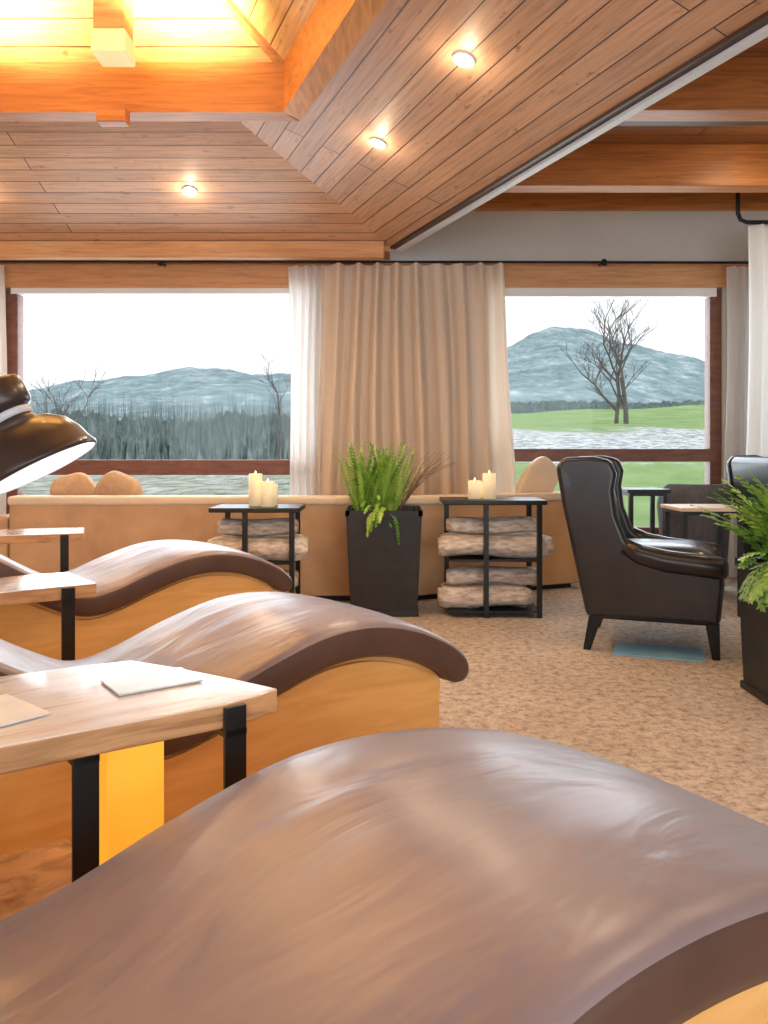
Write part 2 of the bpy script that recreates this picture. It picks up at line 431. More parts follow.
apf=Vector((-1.75,3.35,4.25)); apn=Vector((-1.6,2.6,4.25))
z=3.345
A3,B3,C3,D3=[Vector((p.x,p.y,z)) for p in (ra,rb,rc,rd)]
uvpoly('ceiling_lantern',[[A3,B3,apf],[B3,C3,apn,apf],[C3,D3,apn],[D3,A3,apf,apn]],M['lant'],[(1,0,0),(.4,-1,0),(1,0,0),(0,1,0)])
def rafter(name,a,b_,w,h,mat):
    a=Vector(a);b_=Vector(b_);d=(b_-a).normalized();s=d.cross(Vector((0,0,1))).normalized()*w/2;u=Vector((0,0,-h))
    q=[a-s,a+s,a+s+u,a-s+u,b_-s,b_+s,b_+s+u,b_-s+u]
    o=mobj(name,q,[(0,1,2,3),(7,6,5,4),(0,4,5,1),(1,5,6,2),(2,6,7,3),(3,7,4,0)],mat); fixn(o); return o
rafter('hip_rafter',B3,apf,.045,.04,M['header']); rafter('hip_rafter.001',A3,apf,.045,.04,M['header'])
rafter('hip_rafter.002',C3,apn,.045,.04,M['header']); rafter('hip_rafter.003',D3,apn,.045,.04,M['header'])
e=empty('hanging_post_lantern',(-1.42,4.2,0))
box('post',(-.080,-.080,3.26),(.080,.080,3.66),M['header'],e,.006)
box('amber_box',(-.090,-.090,3.15),(.090,.090,3.27),M['postglow'],e,.01)
e=empty('beam_bracket',(-1.555,4.60,0))
box('drop_post',(-.085,-.05,2.97),(.085,.04,3.055),M['beam'],e,.01)

# ---------------------------------------------------------------- recessed downlights
def downlight(x,y,z,nrm,power=46):
    e=empty('recessed_downlight',(x,y,z))
    q=Vector(nrm).to_track_quat('Z','Y'); e.rotation_mode='QUATERNION'; e.rotation_quaternion=q
    lathe('rim',[(.046,-.002),(.046,.010),(.056,.010),(.059,-.002)],M['white'],e,24)
    lathe('lens',[(.0001,.004),(.046,.004)],M['glow'],e,24)
    ld=bpy.data.lights.new('downlight_lamp','SPOT'); ld.energy=power; ld.color=(1,.74,.47); ld.spot_size=2.9; ld.spot_blend=.8; ld.shadow_soft_size=.12
    lo=bpy.data.objects.new('downlight_lamp',ld); COL.objects.link(lo); lo.parent=e; lo.location=(0,0,.03); lo.rotation_euler=(math.pi,0,0)
    if y>2:
        ld=bpy.data.lights.new('downlight_spill','POINT'); ld.energy=2.6; ld.color=(1,.78,.52); ld.shadow_soft_size=.03
        lo=bpy.data.objects.new('downlight_spill',ld); COL.objects.link(lo); lo.parent=e; lo.location=(0,0,.085)
fn=Vector((0,-.329,-1)).normalized()
rn=Vector((-.928*.329,-.371*.329,-1)).normalized()
def zr(x,y): return 2.78+.329*(-.928*x-.371*y+2.495)
def zf(y): return 2.78+.329*(6.6-y)
downlight(-1.43,5.89,zf(5.89)-.003,fn,64)
downlight(-3.0,5.89,zf(5.89)-.003,fn,64)
downlight(.389,3.892,zr(.389,3.892)-.003,rn)
downlight(-.037,4.955,zr(-.037,4.955)-.003,rn,58)
downlight(.95,2.5,zr(.95,2.5)-.003,rn)
downlight(1.5,1.1,zr(1.5,1.1)-.003,rn,34)
for x,y in ((2.6,5.2),(3.6,3.9),(2.6,2.5)): downlight(x,y,3.297,(0,0,-1))
for x in (-3,-.5,2.2): downlight(x,-2.2,2.777,(0,0,-1),38)

# ---------------------------------------------------------------- curtains
def curtain(name,x0,x1,y,zt,zb,flare,mat,pleats,amp=.045,seed=1,y1=None):
    rnd=random.Random(seed); nx=pleats*14; nz=24; v=[];f=[]
    ph=[rnd.uniform(-.5,.5) for _ in range(pleats+2)]
    for j in range(nz+1):
        t=j/nz; z_=zt+(zb-zt)*t
        for i in range(nx+1):
            s=i/nx
            k=s*pleats; p=ph[int(k)]*(1-(k%1))+ph[int(k)+1]*(k%1)
            w=math.sin(2*math.pi*k+p*2.6*t)
            w=math.copysign(abs(w)**.8,w)+.25*math.sin(4*math.pi*k+p*5)*(1-t*.4)
            x=x0+(x1-x0)*s+flare*t*(s-.35)+.03*p*t+.014*math.sin(5*t+k)
            yy=y+ (0 if y1 is None else (y1-y)*s)
            a=amp*(.6+.4*t)*(1+.5*p)
            v.append((x,yy+a*w,z_))
    for j in range(nz):
        for i in range(nx):
            q=j*(nx+1)+i; f.append((q,q+1,q+nx+2,q+nx+1))
    o=mobj(name,v,f,mat,None,True); return o
curtain('curtain',-.81,-.50,6.76,2.655,.03,-.10,M['sheer'],4,.03,3)
curtain('curtain.001',-.52,1.0,6.70,2.655,.03,.26,M['curtain'],9,.085,5)
curtain('curtain.002',2.90,3.2,6.78,2.655,.03,.05,M['sheer'],4,.04,8)
curtain('curtain.003',-3.85,-3.2,6.74,2.655,.03,.0,M['sheer'],6,.03,9)
curtain('curtain.004',2.80,3.35,6.15,2.83,.03,.05,M['sheer'],5,.05,10)
e=empty('curtain_rod')
tube('rod',[(XL+.02,6.72,2.69),(2.95,6.72,2.675)],.011,M['black'],e)
tube('rod_right',[(2.95,6.72,2.675),(XR-.02,6.72,2.675)],.011,M['black'],e)
for x in (-1.88,1.85,-4.2,4.2):
    tube('bracket',[(x,6.72,2.685),(x,6.87,2.685)],.012,M['black'],e)
    lathe('bracket_knob',[(.0001,-.02),(.02,-.02),(.024,0),(.02,.03),(.0001,.03)],M['black'],e,12,loc=(x,6.72,2.67))
e=empty('curtain_track')
tube('pipe',[(2.72,6.15,3.28),(2.72,6.15,2.92),(2.74,6.15,2.87),(2.79,6.15,2.85),(XR-.02,6.15,2.85)],.017,M['black'],e)

# ---------------------------------------------------------------- window sofa
e=empty('window_sofa')
bk=[(-2.72,5.80),(.22,5.80),(1.62,6.42),(1.58,6.52),(.18,5.93),(-2.72,5.93)]
prism('backrest',bk,.04,.74,M['tan'],e,'z',.012)
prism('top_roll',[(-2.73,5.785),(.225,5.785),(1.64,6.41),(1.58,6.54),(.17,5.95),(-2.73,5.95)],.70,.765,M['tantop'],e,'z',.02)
prism('seat',[(-2.72,5.94),(.17,5.94),(1.5,6.53),(1.5,6.60),(-2.72,6.58)],.04,.42,M['tan'],e,'z',.02)
prism('arm_left',[(-2.86,5.80),(-2.73,5.80),(-2.73,6.58),(-2.86,6.58)],.04,.62,M['tan'],e,'z',.03)
prism('plinth',[(-2.8,5.84),(.2,5.84),(1.5,6.42),(1.45,6.55),(.15,6.5),(-2.8,6.5)],0,.045,M['black'],e,'z')
ee=empty('throw_pillow',(-2.36,6.12,.72)); cushion('pillow_body',.34,.14,.40,M['pillow'],ee,rot=(.15,-.25,.1),p=.4)
ee=empty('throw_pillow',(-2.04,6.12,.72)); cushion('pillow_body',.36,.15,.42,M['pillow'],ee,rot=(.2,.40,-.1),p=.4)
ee=empty('throw_pillow',(1.24,6.45,.84)); cushion('pillow_body',.30,.10,.42,M['tantop'],ee,rot=(0,.70,.42),p=.5)

# ---------------------------------------------------------------- loungers
PROF=[(-1.32,1.0),(-1.1,.93),(-.9,.835),(-.72,.73),(-.58,.645),(-.46,.59),(-.36,.60),(-.22,.65),(-.08,.69),(.03,.70),(.13,.69),(.22,.665),(.29,.635),(.34,.608),(.375,.58)]
def catmull(P,n=5):
    out=[]
    for i in range(len(P)-1):
        p0=P[max(i-1,0)];p1=P[i];p2=P[i+1];p3=P[min(i+2,len(P)-1)]
        for k in range(n):
            t=k/n
            out.append(tuple(.5*((2*p1[d])+(-p0[d]+p2[d])*t+(2*p0[d]-5*p1[d]+4*p2[d]-p3[d])*t*t+(-p0[d]+3*p1[d]-3*p2[d]+p3[d])*t**3) for d in (0,1)))
    out.append(P[-1]); return out
def lounger(x,y,deg,W=.56,ext=0):
    e=empty('wave_lounge_chair',(x,y,0),math.radians(deg))
    P=[(a+ext*max(0,min(1,a/.3)),b) for a,b in PROF]
    C=catmull(P,5)
    T=.082; v=[];f=[]
    n=len(C)
    sec=[]
    NS=18
    for i in range(NS+1):
        s=-1+2*i/NS; sec.append((s*.95, .16*(1-abs(s)**2.2)-.04*abs(s)**8))
    side=[(.985,-.15),(1.0,-.3),(1.0,-.75),(.985,-.92),(.95,-1.0)]
    full=sec+side+[(.4,-1.0),(-.4,-1.0)]+[(-a,b) for a,b in reversed(side)]
    m_=len(full)
    slices=[]
    for i in range(n):
        t=Vector((C[min(i+1,n-1)][0]-C[max(i-1,0)][0],C[min(i+1,n-1)][1]-C[max(i-1,0)][1])).normalized()
        nn=Vector((-t.y,t.x))
        slices.append((Vector(C[i]),nn,1.0,t))
    def endcap(sl,sgn):
        p,nn,_,t=sl; out=[]
        for a in (20,38,54,68,80,87):
            a=math.radians(a); out.append((p+t*sgn*math.sin(a)*T*.6,nn,math.cos(a),t))
        return out
    slices=list(reversed(endcap(slices[0],-1)))+slices+endcap(slices[-1],1)
    for p,nn,sc,t in slices:
        mid=p-nn*T*.5
        for a,b_ in full:
            off=(b_+.5)*T*sc
            q=mid+nn*off
            wy=-W/2+a*W/2*(1 if sc>.99 else (.95+.05*sc))
            v.append((q.x,wy,q.y))
    ns=len(slices); mi=[]
    for k in range(ns-1):
        for i in range(m_):
            j=(i+1)%m_; f.append((k*m_+i,k*m_+j,(k+1)*m_+j,(k+1)*m_+i))
            mi.append(0 if i<=NS or i==m_-1 else 1)
    f.append(tuple(range(m_))); mi.append(1); f.append(tuple(range((ns-1)*m_,ns*m_))); mi.append(1)
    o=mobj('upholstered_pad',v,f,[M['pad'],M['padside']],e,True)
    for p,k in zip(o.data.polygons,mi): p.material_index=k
    fixn(o)
    for yy,nm in ((-W+.012,'piping_front'),(-.012,'piping_back')):
        tube(nm,[(p.x-nn.x*.014,yy,p.y-nn.y*.014) for p,nn,sc,t in slices[6:-6]],.006,M['padside'],e,6)
    x_end=C[-1][0]-.02
    low=[(p.x-nn.x*(T-.004),p.y-nn.y*(T-.004)) for p,nn,sc,t in slices[6:-6]]
    low=[q for q in low if -1.15<q[0]<x_end-.03]
    pts=low+[(x_end-.02,.06),(x_end-.06,.0),(-.95,.0),(-1.02,.06)]
    prism('plywood_base',pts,-W+.05,-.05,M['birch'],e,'y',.006,seg=2)
    prism('side_panel',[(a,b-.02) for a,b in low[6:-2]]+[(x_end-.07,.10),(-.9,.10)],-W+.036,-W+.052,M['birch'],e,'y')
    return e
lounger(-.085,1.11,33,ext=.09)
lounger(-.43,2.25,39)
lounger(-1.04,3.56,38,ext=.01)

# ---------------------------------------------------------------- slab tables beside loungers
def slab_table(x,y,deg,Ln=.85,W=.34,H=.68,full=False):
    e=empty('slab_side_table',(x,y,0),math.radians(deg))
    r=random.Random(int(x*100)); pts=[]
    if full:
        pts=[(0,0),(-.05,-.012),(-.10,-.018),(-.2,-.012),(-.3,-.004),(-.45,.004),(-.6,0),(-.73,.0),(-.735,.15),(-.73,.31),(-.6,.32),(-.45,.325),(-.33,.33),(-.22,.318),(-.115,.296),(-.07,.2),(-.03,.09)]
    else:
        for i in range(9): pts.append((-Ln*i/8, r.uniform(-.008,.008)))
        for i in range(9): pts.append((-Ln+Ln*i/8, W+r.uniform(-.012,.012)))
    o=prism('top_slab',pts,H-(.036 if full else .042),H,[M['table'],M['tedge']],e,'z',.004)
    for p in o.data.polygons:
        if abs(p.normal.z)<.5: p.material_index=1
    legs=(('strap_leg_right',-.085,-.028),('strap_leg_left',-.285,.0)) if full else (('strap_leg_right',-.09,-.018),('strap_leg_left',-Ln+.12,-.018))
    Wb=.26 if full else W-.02
    hw=.017 if full else .02
    for nm,px,y0 in legs:
        top=H-.004 if nm.endswith('right') else H-.03
        box(nm,(px-hw,y0,0),(px+hw,y0+.008,top),M['black'],e,.002)
        box(nm+'_foot',(px-hw,y0,0),(px+hw,Wb+.002,.008),M['black'],e)
        box(nm+'_brace',(px-hw,y0,H-.046),(px+hw,Wb+.002,H-.037),M['black'],e)
    if full:
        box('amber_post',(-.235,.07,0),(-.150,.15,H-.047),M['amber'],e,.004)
        pp=[(-.245,-.03),(-.242,.10),(-.25,.20),(-.40,.205),(-.6,.20),(-.70,.19),(-.70,-.02),(-.45,-.04)]
        prism('burl_shelf',pp,.475,.515,M['burl'],e,'z',.008)
    return e
slab_table(-.16,1.21,38,H=.74,full=True)
mg=empty('magazine',(-.36,1.24,.741),math.radians(36))
box('pages',(-.065,-.045,0),(.065,.045,.003),M['paper'],mg,.001)
mg=empty('magazine',(-.56,1.06,.741),math.radians(50))
box('pages',(-.09,-.065,0),(.09,.065,.003),M['paper2'],mg,.001)
slab_table(-.91,2.53,38,W=.30)
slab_table(-1.52,4.05,20,Ln=.7)

# ---------------------------------------------------------------- firewood side tables
def log(name,parent,x0,x1,y,z_,r,seed=0,tilt=0):
    rnd=random.Random(seed); seg=22; n=14; v=[];f=[]
    offs=[rnd.uniform(.88,1.08) for _ in range(seg)]
    for k in range(n+1):
        t=k/n; x=x0+(x1-x0)*t
        endr=1-.22*max(0,1-min(t,1-t)/.05)
        for i in range(seg):
            a=2*math.pi*i/seg; rr=r*offs[i]*(1+.07*math.sin(6*t+i*.6+seed))*endr
            v.append((x,y+rr*math.cos(a)+tilt*(t-.5),z_+rr*math.sin(a)*.92+.008*math.sin(7*t+seed)))
    for k in range(n):
        for i in range(seg):
            j=(i+1)%seg; f.append((k*seg+i,k*seg+j,(k+1)*seg+j,(k+1)*seg+i))
    f.append(tuple(range(seg-1,-1,-1))); f.append(tuple(range(n*seg,(n+1)*seg)))
    o=mobj(name,v,f,[M['bark'],M['logend']],parent,True)
    for p in o.data.polygons[-2:]: p.material_index=1; p.use_smooth=False
    fixn(o); return o
def wood_table(x,y,rz,H,W=.62,Dp=.42):
    e=empty('firewood_side_table',(x,y,0),rz)
    box('table_top',(-W/2,-Dp/2,H-.03),(W/2,Dp/2,H),M['black'],e,.006)
    for i,(a,b_) in enumerate(((-.06,-1),(W/2-.05,-1),(-W/2+.05,1),(W/2-.05,1))):
        yy=b_*(Dp/2-.02)
        box('leg_%d'%(i+1),(a-.016,yy-.016,0),(a+.016,yy+.016,H-.03),M['black'],e)
    for k,zz in enumerate((.045,.38)):
        box('shelf_%d'%(k+1),(-W/2+.04,-Dp/2+.0,zz-.012),(W/2-.04,Dp/2-.0,zz),M['black'],e)
    s=0
    for zz in (.045,.38):
        for i in range(2):
            r=.078
            log('log_%d'%(s+1),e,-W/2-.03+.03*(i%2),W/2+(.05 if zz>.1 else -.09)-.03*(i%2),-Dp/2+.12+i*.165,zz+r,r,s+3,.02*(i-1)); s+=1
        r=.062; log('log_%d'%(s+1),e,-W/2+.03,W/2-.03,-Dp/2+.19,zz+.078+.128,r,s+3,.03); s+=1
    return e
wood_table(.73,5.44,0,.77,.68,.42)
wood_table(-.83,5.30,.0,.73,.58,.40)
def candles(x,y,z_,hs):
    for i,(dx,dy,h,r) in enumerate(hs):
        e=empty('pillar_candle',(x+dx,y+dy,z_+.001))
        lathe('wax',[(.0001,0),(r,0),(r,h),(r*.85,h+.003),(r*.7,h-.006),(.0001,h-.008)],M['candle'],e,24)
        tube('wick',[(0,0,h-.01),(.002,0,h+.008)],.0015,M['black'],e,6)
        lathe('flame',[(.0001,h+.002),(.004,h+.006),(.005,h+.010),(.002,h+.018),(.0001,h+.023)],M['flame'],e,10)
candles(.66,5.42,.77,[(-.045,0,.12,.045),(.050,-.02,.17,.045),(.03,.095,.10,.04)])
candles(-.80,5.26,.73,[(-.05,.035,.21,.045),(.04,-.03,.16,.045),(.05,.09,.14,.04)])

# ---------------------------------------------------------------- planters and plants
def planter(name,x,y,H,wt,wb,rz=0):
    e=empty(name,(x,y,0),rz)
    def sq(w,z_): return [(-w,-w,z_),(w,-w,z_),(w,w,z_),(-w,w,z_)]
    t=wt/2;b_=wb/2
    v=sq(b_,.03)+sq(t,H)+sq(t-.025,H)+sq(t-.03,H-.05)
    f=[(3,2,1,0)]
    for k in range(3):
        for i in range(4):
            j=(i+1)%4; f.append((k*4+i,k*4+j,k*4+4+j,k*4+4+i))
    o=mobj('pot',v,f,M['planter'],e); fixn(o); bevel(o,.006,2)
    box('pot_rim',(-t-.006,-t-.006,H-.035),(-t+.024,t+.006,H),M['planter'],e)
    box('pot_rim_b',(t-.024,-t-.006,H-.035),(t+.006,t+.006,H),M['planter'],e)
    box('pot_rim_c',(-t,-t-.006,H-.035),(t,-t+.024,H),M['planter'],e)
    box('pot_rim_d',(-t,t-.024,H-.035),(t,t+.006,H),M['planter'],e)
    box('foot',(-b_-.01,-b_-.01,0),(b_+.01,b_+.01,.035),M['planter'],e,.004)
    box('soil',(-t+.03,-t+.03,H-.06),(t-.03,t-.03,H-.04),M['soil'],e)
    return e
def foliage(name,parent,base,count,length,spread,droop,leafw,leafl,seed,dens=16,mats=None,up=1.0,rb=.09,azr=(0,2*math.pi)):
    rnd=random.Random(seed); v=[];f=[];mi=[]
    for c in range(count):
        az=rnd.uniform(*azr); sp=spread*rnd.uniform(.15,1)**.7; ln=length*rnd.uniform(.55,1.08)
        d=Vector((math.cos(az)*sp,math.sin(az)*sp,up*rnd.uniform(.7,1.1))).normalized()
        p=Vector(base)+Vector((rnd.uniform(-rb,rb),rnd.uniform(-rb,rb),0)); n=dens; pts=[]
        g=droop*rnd.uniform(.5,1.3)
        for k in range(n+1):
            pts.append(p.copy()); p=p+d*(ln/n); d=(d+Vector((0,0,-g/n))).normalized()
        mt=rnd.choice((0,1,1))
        for k in range(n):
            a,b_=pts[k],pts[k+1]; t=(b_-a).normalized(); s=t.cross(Vector((0,0,1)))
            if s.length<.05: s=Vector((math.sin(az),-math.cos(az),0))
            s.normalize(); w=.004
            q=len(v); v+=[a-s*w,a+s*w,b_+s*w,b_-s*w]; f.append((q,q+1,q+2,q+3)); mi.append(mt)
            if k<2: continue
            prof=math.sin(math.pi*(k/(n+1))**.8)*.75+.25
            for sg in (-1,1):
                ll=leafl*prof*rnd.uniform(.8,1.15); out=(s*sg+t*.9+Vector((0,0,rnd.uniform(-.25,.25)))).normalized()
                wv=(t*.9-s*sg*.3).normalized()*leafw*rnd.uniform(.8,1.2)
                q=len(v); m0=a+out*ll*.5; tip=a+out*ll+Vector((0,0,-ll*.12))
                v+=[a,m0-wv*.5,tip,m0+wv*.5]; f.append((q,q+1,q+2,q+3)); mi.append(mt)
    o=mobj(name,v,f,mats or [M['leaf'],M['leaf2']],parent)
    for p,k in zip(o.data.polygons,mi): p.material_index=k
    return o
e=planter('potted_plant',.0,5.5,.70,.50,.44)
foliage('stems',e,(-.06,0,.66),150,.50,.50,.35,.011,.034,2,dens=20,rb=.14,up=1.1)
foliage('trailing_stems',e,(-.02,-.18,.68),12,.30,.9,3.6,.010,.03,21,dens=14,rb=.05,up=.6,azr=(-2.2,-.9))
rnd=random.Random(4)
for i in range(22):
    az=rnd.uniform(-.5,1.2); d=Vector((math.cos(az)*.5,math.sin(az)*.3,1)).normalized(); p=Vector((.1,0,.66)); pts=[]
    ln=rnd.uniform(.4,.58)
    for k in range(9):
        pts.append(p.copy()); p=p+d*ln/8; d=(d+Vector((rnd.uniform(-.12,.10),rnd.uniform(-.1,.1),-.12))).normalized()
    tube('dry_twig_%d'%(i+1),pts,[.0030-.00025*k for k in range(9)],M['twig'],e,4)
e=planter('potted_fern',1.86,3.5,.60,.44,.40)
foliage('fronds',e,(-.02,-.04,.57),200,.50,.62,1.25,.026,.07,5,dens=14,rb=.14)
foliage('fronds_low',e,(-.10,-.12,.58),44,.34,.9,3.2,.024,.06,6,dens=12,rb=.07,up=.6,azr=(-3.1,-1.0))

# ---------------------------------------------------------------- wingback armchairs
def armchair(x,y,deg):
    e=empty('wingback_armchair',(x,y,0),math.radians(deg))
    m=M['dark']; HW=.36
    prism('back',[(-.22,.20),(-.13,.20),(-.17,.50),(-.23,.80),(-.27,1.0),(-.31,1.045),(-.37,1.06),(-.405,1.02),(-.38,.85),(-.31,.5)],-HW+.06,HW-.06,m,e,'y',.03)
    cushion('back_cushion',.13,.52,.52,m,e,loc=(-.17,0,.72),rot=(0,-.17,0),p=.4)
    box('seat_frame',(-.24,-HW+.05,.17),(.42,HW-.05,.33),m,e,.03)
    cushion('seat_cushion',.64,.56,.24,m,e,loc=(.13,0,.46),p=.28)
    side=[(-.25,.19),(.43,.19),(.45,.40),(.445,.47),(.36,.49),(.14,.505),(.04,.54),(-.04,.62),(-.09,.75),(-.105,.88),(-.09,.97),(-.12,1.045),(-.21,1.065),(-.37,1.06),(-.415,1.01),(-.38,.80),(-.315,.5)]
    for nm,a,b_ in (('side_right',-HW,-HW+.075),('side_left',HW-.075,HW)):
        prism(nm,side,a,b_,m,e,'y',.028,seg=4)
    for nm,yy in (('arm_right',-HW+.02),('arm_left',HW-.02)):
        pts=[(-.05,yy,.585),(.03,yy,.54),(.16,yy,.51),(.32,yy,.495),(.425,yy,.485),(.455,yy,.48),(.468,yy,.48)]
        tube(nm,pts,[.045,.055,.06,.06,.06,.052,.03],m,e,16)
    for nm,a,b_,dx in (('leg_front_right',.39,-HW+.06,.02),('leg_front_left',.39,HW-.06,.02),('leg_back_right',-.20,-HW+.06,-.05),('leg_back_left',-.20,HW-.06,-.05)):
        q=[]
        for w,zz,o_ in ((.020,0,dx),(.036,.20,0)):
            q+=[(a-w+o_,b_-w,zz),(a+w+o_,b_-w,zz),(a+w+o_,b_+w,zz),(a-w+o_,b_+w,zz)]
        lg=mobj(nm,q,[(3,2,1,0),(4,5,6,7),(0,1,5,4),(1,2,6,5),(2,3,7,6),(3,0,4,7)],M['black'],e); bevel(lg,.004,2)
    for i in range(8):
        cushion('nail_%d'%(i+1),.012,.006,.012,M['black'],e,loc=(-.22+i*.088,-HW-.001,.205),n=6)
    return e
armchair(1.46,4.62,-20)
armchair(2.93,5.55,0)
mt=empty('floor_blue_shade',(1.50,4.34,.001),math.radians(-20))  # bluish shade on the carpet, put in as a thin blue slab
box('shade_slab',(-.24,-.14,0),(.22,.14,.008),M['mat'],mt,.002)  # M['mat'] is the painted blue shade colour, no floor mat here

# low tub chair
e=empty('tub_chair',(2.44,6.30,0),math.radians(90)); e.scale=(.66,.66,1.05)
v=[];f=[]
NS=28
for k,(z_,ro,ri) in enumerate(((.12,.36,.27),(.5,.40,.29),(.72,.42,.31),(.79,.41,.33),(.80,.375,.345))):
    for i in range(NS+1):
        a=math.radians(60+240*i/NS); s=min(1,math.sin(math.pi*i/NS)*1.6); zz=z_ if k<2 else .5+(z_-.5)*(.45+.55*s)
        v.append((ro*math.cos(a),ro*math.sin(a),zz)); v.append((ri*math.cos(a),ri*math.sin(a),zz))
R=(NS+1)*2
for k in range(4):
    for i in range(NS):
        q=k*R+i*2; f.append((q,q+2,q+R+2,q+R)); f.append((q+1,q+R+1,q+R+3,q+3))
    for i in (0,NS):
        q=k*R+i*2; f.append((q,q+R,q+R+1,q+1))
for i in range(NS):
    q=4*R+i*2; f.append((q,q+2,q+3,q+1)); q=i*2; f.append((q,q+1,q+3,q+2))
o=mobj('shell',v,f,M['grey'],e,True); fixn(o)
lathe('seat',[(.0001,.14),(.27,.14),(.29,.30),(.28,.42),(.22,.45),(.0001,.455)],M['grey'],e,32)
for i,(a,b_) in enumerate(((.2,.2),(.2,-.2),(-.2,.2),(-.2,-.2))): tube('leg_%d'%(i+1),[(a,b_,.15),(a*1.15,b_*1.15,0)],[.02,.012],M['black'],e)
def small_table(name,x,y,W,Dp,H,topmat,rz=0):
    e=empty(name,(x,y,0),rz)
    box('table_top',(-W/2,-Dp/2,H-.025),(W/2,Dp/2,H),topmat,e,.004)
    box('apron',(-W/2+.02,-Dp/2+.02,H-.05),(W/2-.02,Dp/2-.02,H-.025),M['black'],e)
    for i,(a,b_) in enumerate(((-1,-1),(1,-1),(1,1),(-1,1))):
        aa=a*(W/2-.035);bb=b_*(Dp/2-.035)
        box('leg_%d'%(i+1),(aa-.015,bb-.015,0),(aa+.015,bb+.015,H-.05),M['black'],e)
small_table('coffee_table',2.17,5.45,.44,.40,.72,M['tantop'])
small_table('side_table',1.95,6.05,.32,.34,.81,M['black'])

# ---------------------------------------------------------------- oversized task lamp
e=empty('floor_lamp',(-1.50,2.15,0))
lathe('base_disc',[(.0001,0),(.16,0),(.16,.015),(.02,.03),(.0001,.03)],M['black'],e)
tube('stand',[(0,0,.02),(0,0,1.2)],.014,M['black'],e)
tube('arm',[(0,0,1.2),(.13,.15,1.42),(.22,.26,1.38)],.012,M['black'],e)
ax=Vector((.47,.03,-.87)).normalized()
hd=empty('lamp_head',(.43,.35,1.04)); hd.parent=e; hd.rotation_mode='QUATERNION'; hd.rotation_quaternion=(-ax).to_track_quat('Z','Y')
lathe('shade',[(.178,0),(.184,0),(.186,.012),(.176,.03),(.165,.07),(.14,.115),(.10,.145),(.065,.158),(.055,.175),(.055,.20),(.072,.21),(.078,.225),(.078,.29),(.07,.30),(.0001,.302)],M['shade'],hd,40)
lathe('shade_inside',[(.178,0),(.168,.03),(.15,.07),(.12,.11),(.0001,.14)],M['white'],hd,40)
lathe('neck_ring',[(.057,.176),(.062,.18),(.062,.196),(.057,.20)],M['trimgrey'],hd,40)
lathe('led_ring',[(.150,.006),(.176,.004)],M['lampglow'],hd,40)
lathe('bulb',[(.0001,.03),(.03,.035),(.045,.06),(.03,.09),(.0001,.13)],M['lampglow'],hd,20)
tube('knob',[(-.02,0,.26),(-.08,0,.30)],.012,M['black'],hd)

# ---------------------------------------------------------------- outdoors
land=empty('landscape')
def sst(a,b_,x):
    t=max(0,min(1,(x-a)/(b_-a))); return t*t*(3-2*t)
def terr(x,y):
    s=sst(.02,.14,x/max(y,1))
    pr=[(7,-.3),(14,-.25),(20,.35),(25,1.15),(35,2.15),(46,3.25+.04*min(20,max(0,x-8))),(60,3.0),(100,2.0),(400,2)]
    for (a,za),(b_,zb) in zip(pr,pr[1:]):
        if a<=y<=b_: h=za+(zb-za)*(y-a)/(b_-a); break
    base=-.3
    return base*(1-s)+h*s+.06*math.sin(x*.9+y*.5)
v=[];f=[]
ys=[7.3,9,11,14,17,20,22.5,25,27.5,30,32.5,35,38,42,46,52,60,80,120,200,400]
NXX=120
for y in ys:
    for i in range(NXX+1):
        x=(-1.0+2.0*i/NXX)*(y+4); v.append((x,y,terr(x,y)))
for j in range(len(ys)-1):
    for i in range(NXX):
        q=j*(NXX+1)+i; f.append((q,q+1,q+NXX+2,q+NXX+1))
mobj('lawn',v,f,M['lawn'],land,True)
rid=[(-1.2,20),(-.7,24),(-.46,23),(-.42,25),(-.36,27),(-.30,30),(-.24,31.5),(-.17,30.5),(-.12,29.5),(0,32),(.10,36),(.15,40),(.18,44),(.215,47),(.25,46),(.30,42),(.36,37),(.41,33),(.5,28),(.8,22),(1.2,18)]
def rh(a):
    for (p,h),(q,g) in zip(rid,rid[1:]):
        if p<=a<=q: return h+(g-h)*(a-p)/(q-p)
    return 20
v=[];f=[];NA=360;NR=16
rnd=random.Random(3)
for j in range(NR+1):
    t=j/NR; y=150+170*t
    for i in range(NA+1):
        a=-1.2+2.4*i/NA
        h=2+(rh(a)*320/300-2)*t**1.15
        h+= (math.sin(a*41+j*.3)*.7+math.sin(a*97+j*.5)*.4)*(.3+.7*t)+rnd.uniform(-.22,.22)
        v.append((a*y,y,h))
for j in range(NR):
    for i in range(NA):
        q=j*(NA+1)+i; f.append((q,q+1,q+NA+2,q+NA+1))
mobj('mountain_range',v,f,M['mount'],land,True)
v=[];f=[]
rnd=random.Random(9)
def spike(x,y,z0,z1,w,lean=0):
    s=len(v)
    for k in range(3):
        an=2.094*k+x; v.append((x+w*math.cos(an),y+w*math.sin(an),z0))
    v.append((x+lean,y,z1)); f.extend([(s,s+1,s+3),(s+1,s+2,s+3),(s+2,s,s+3)])
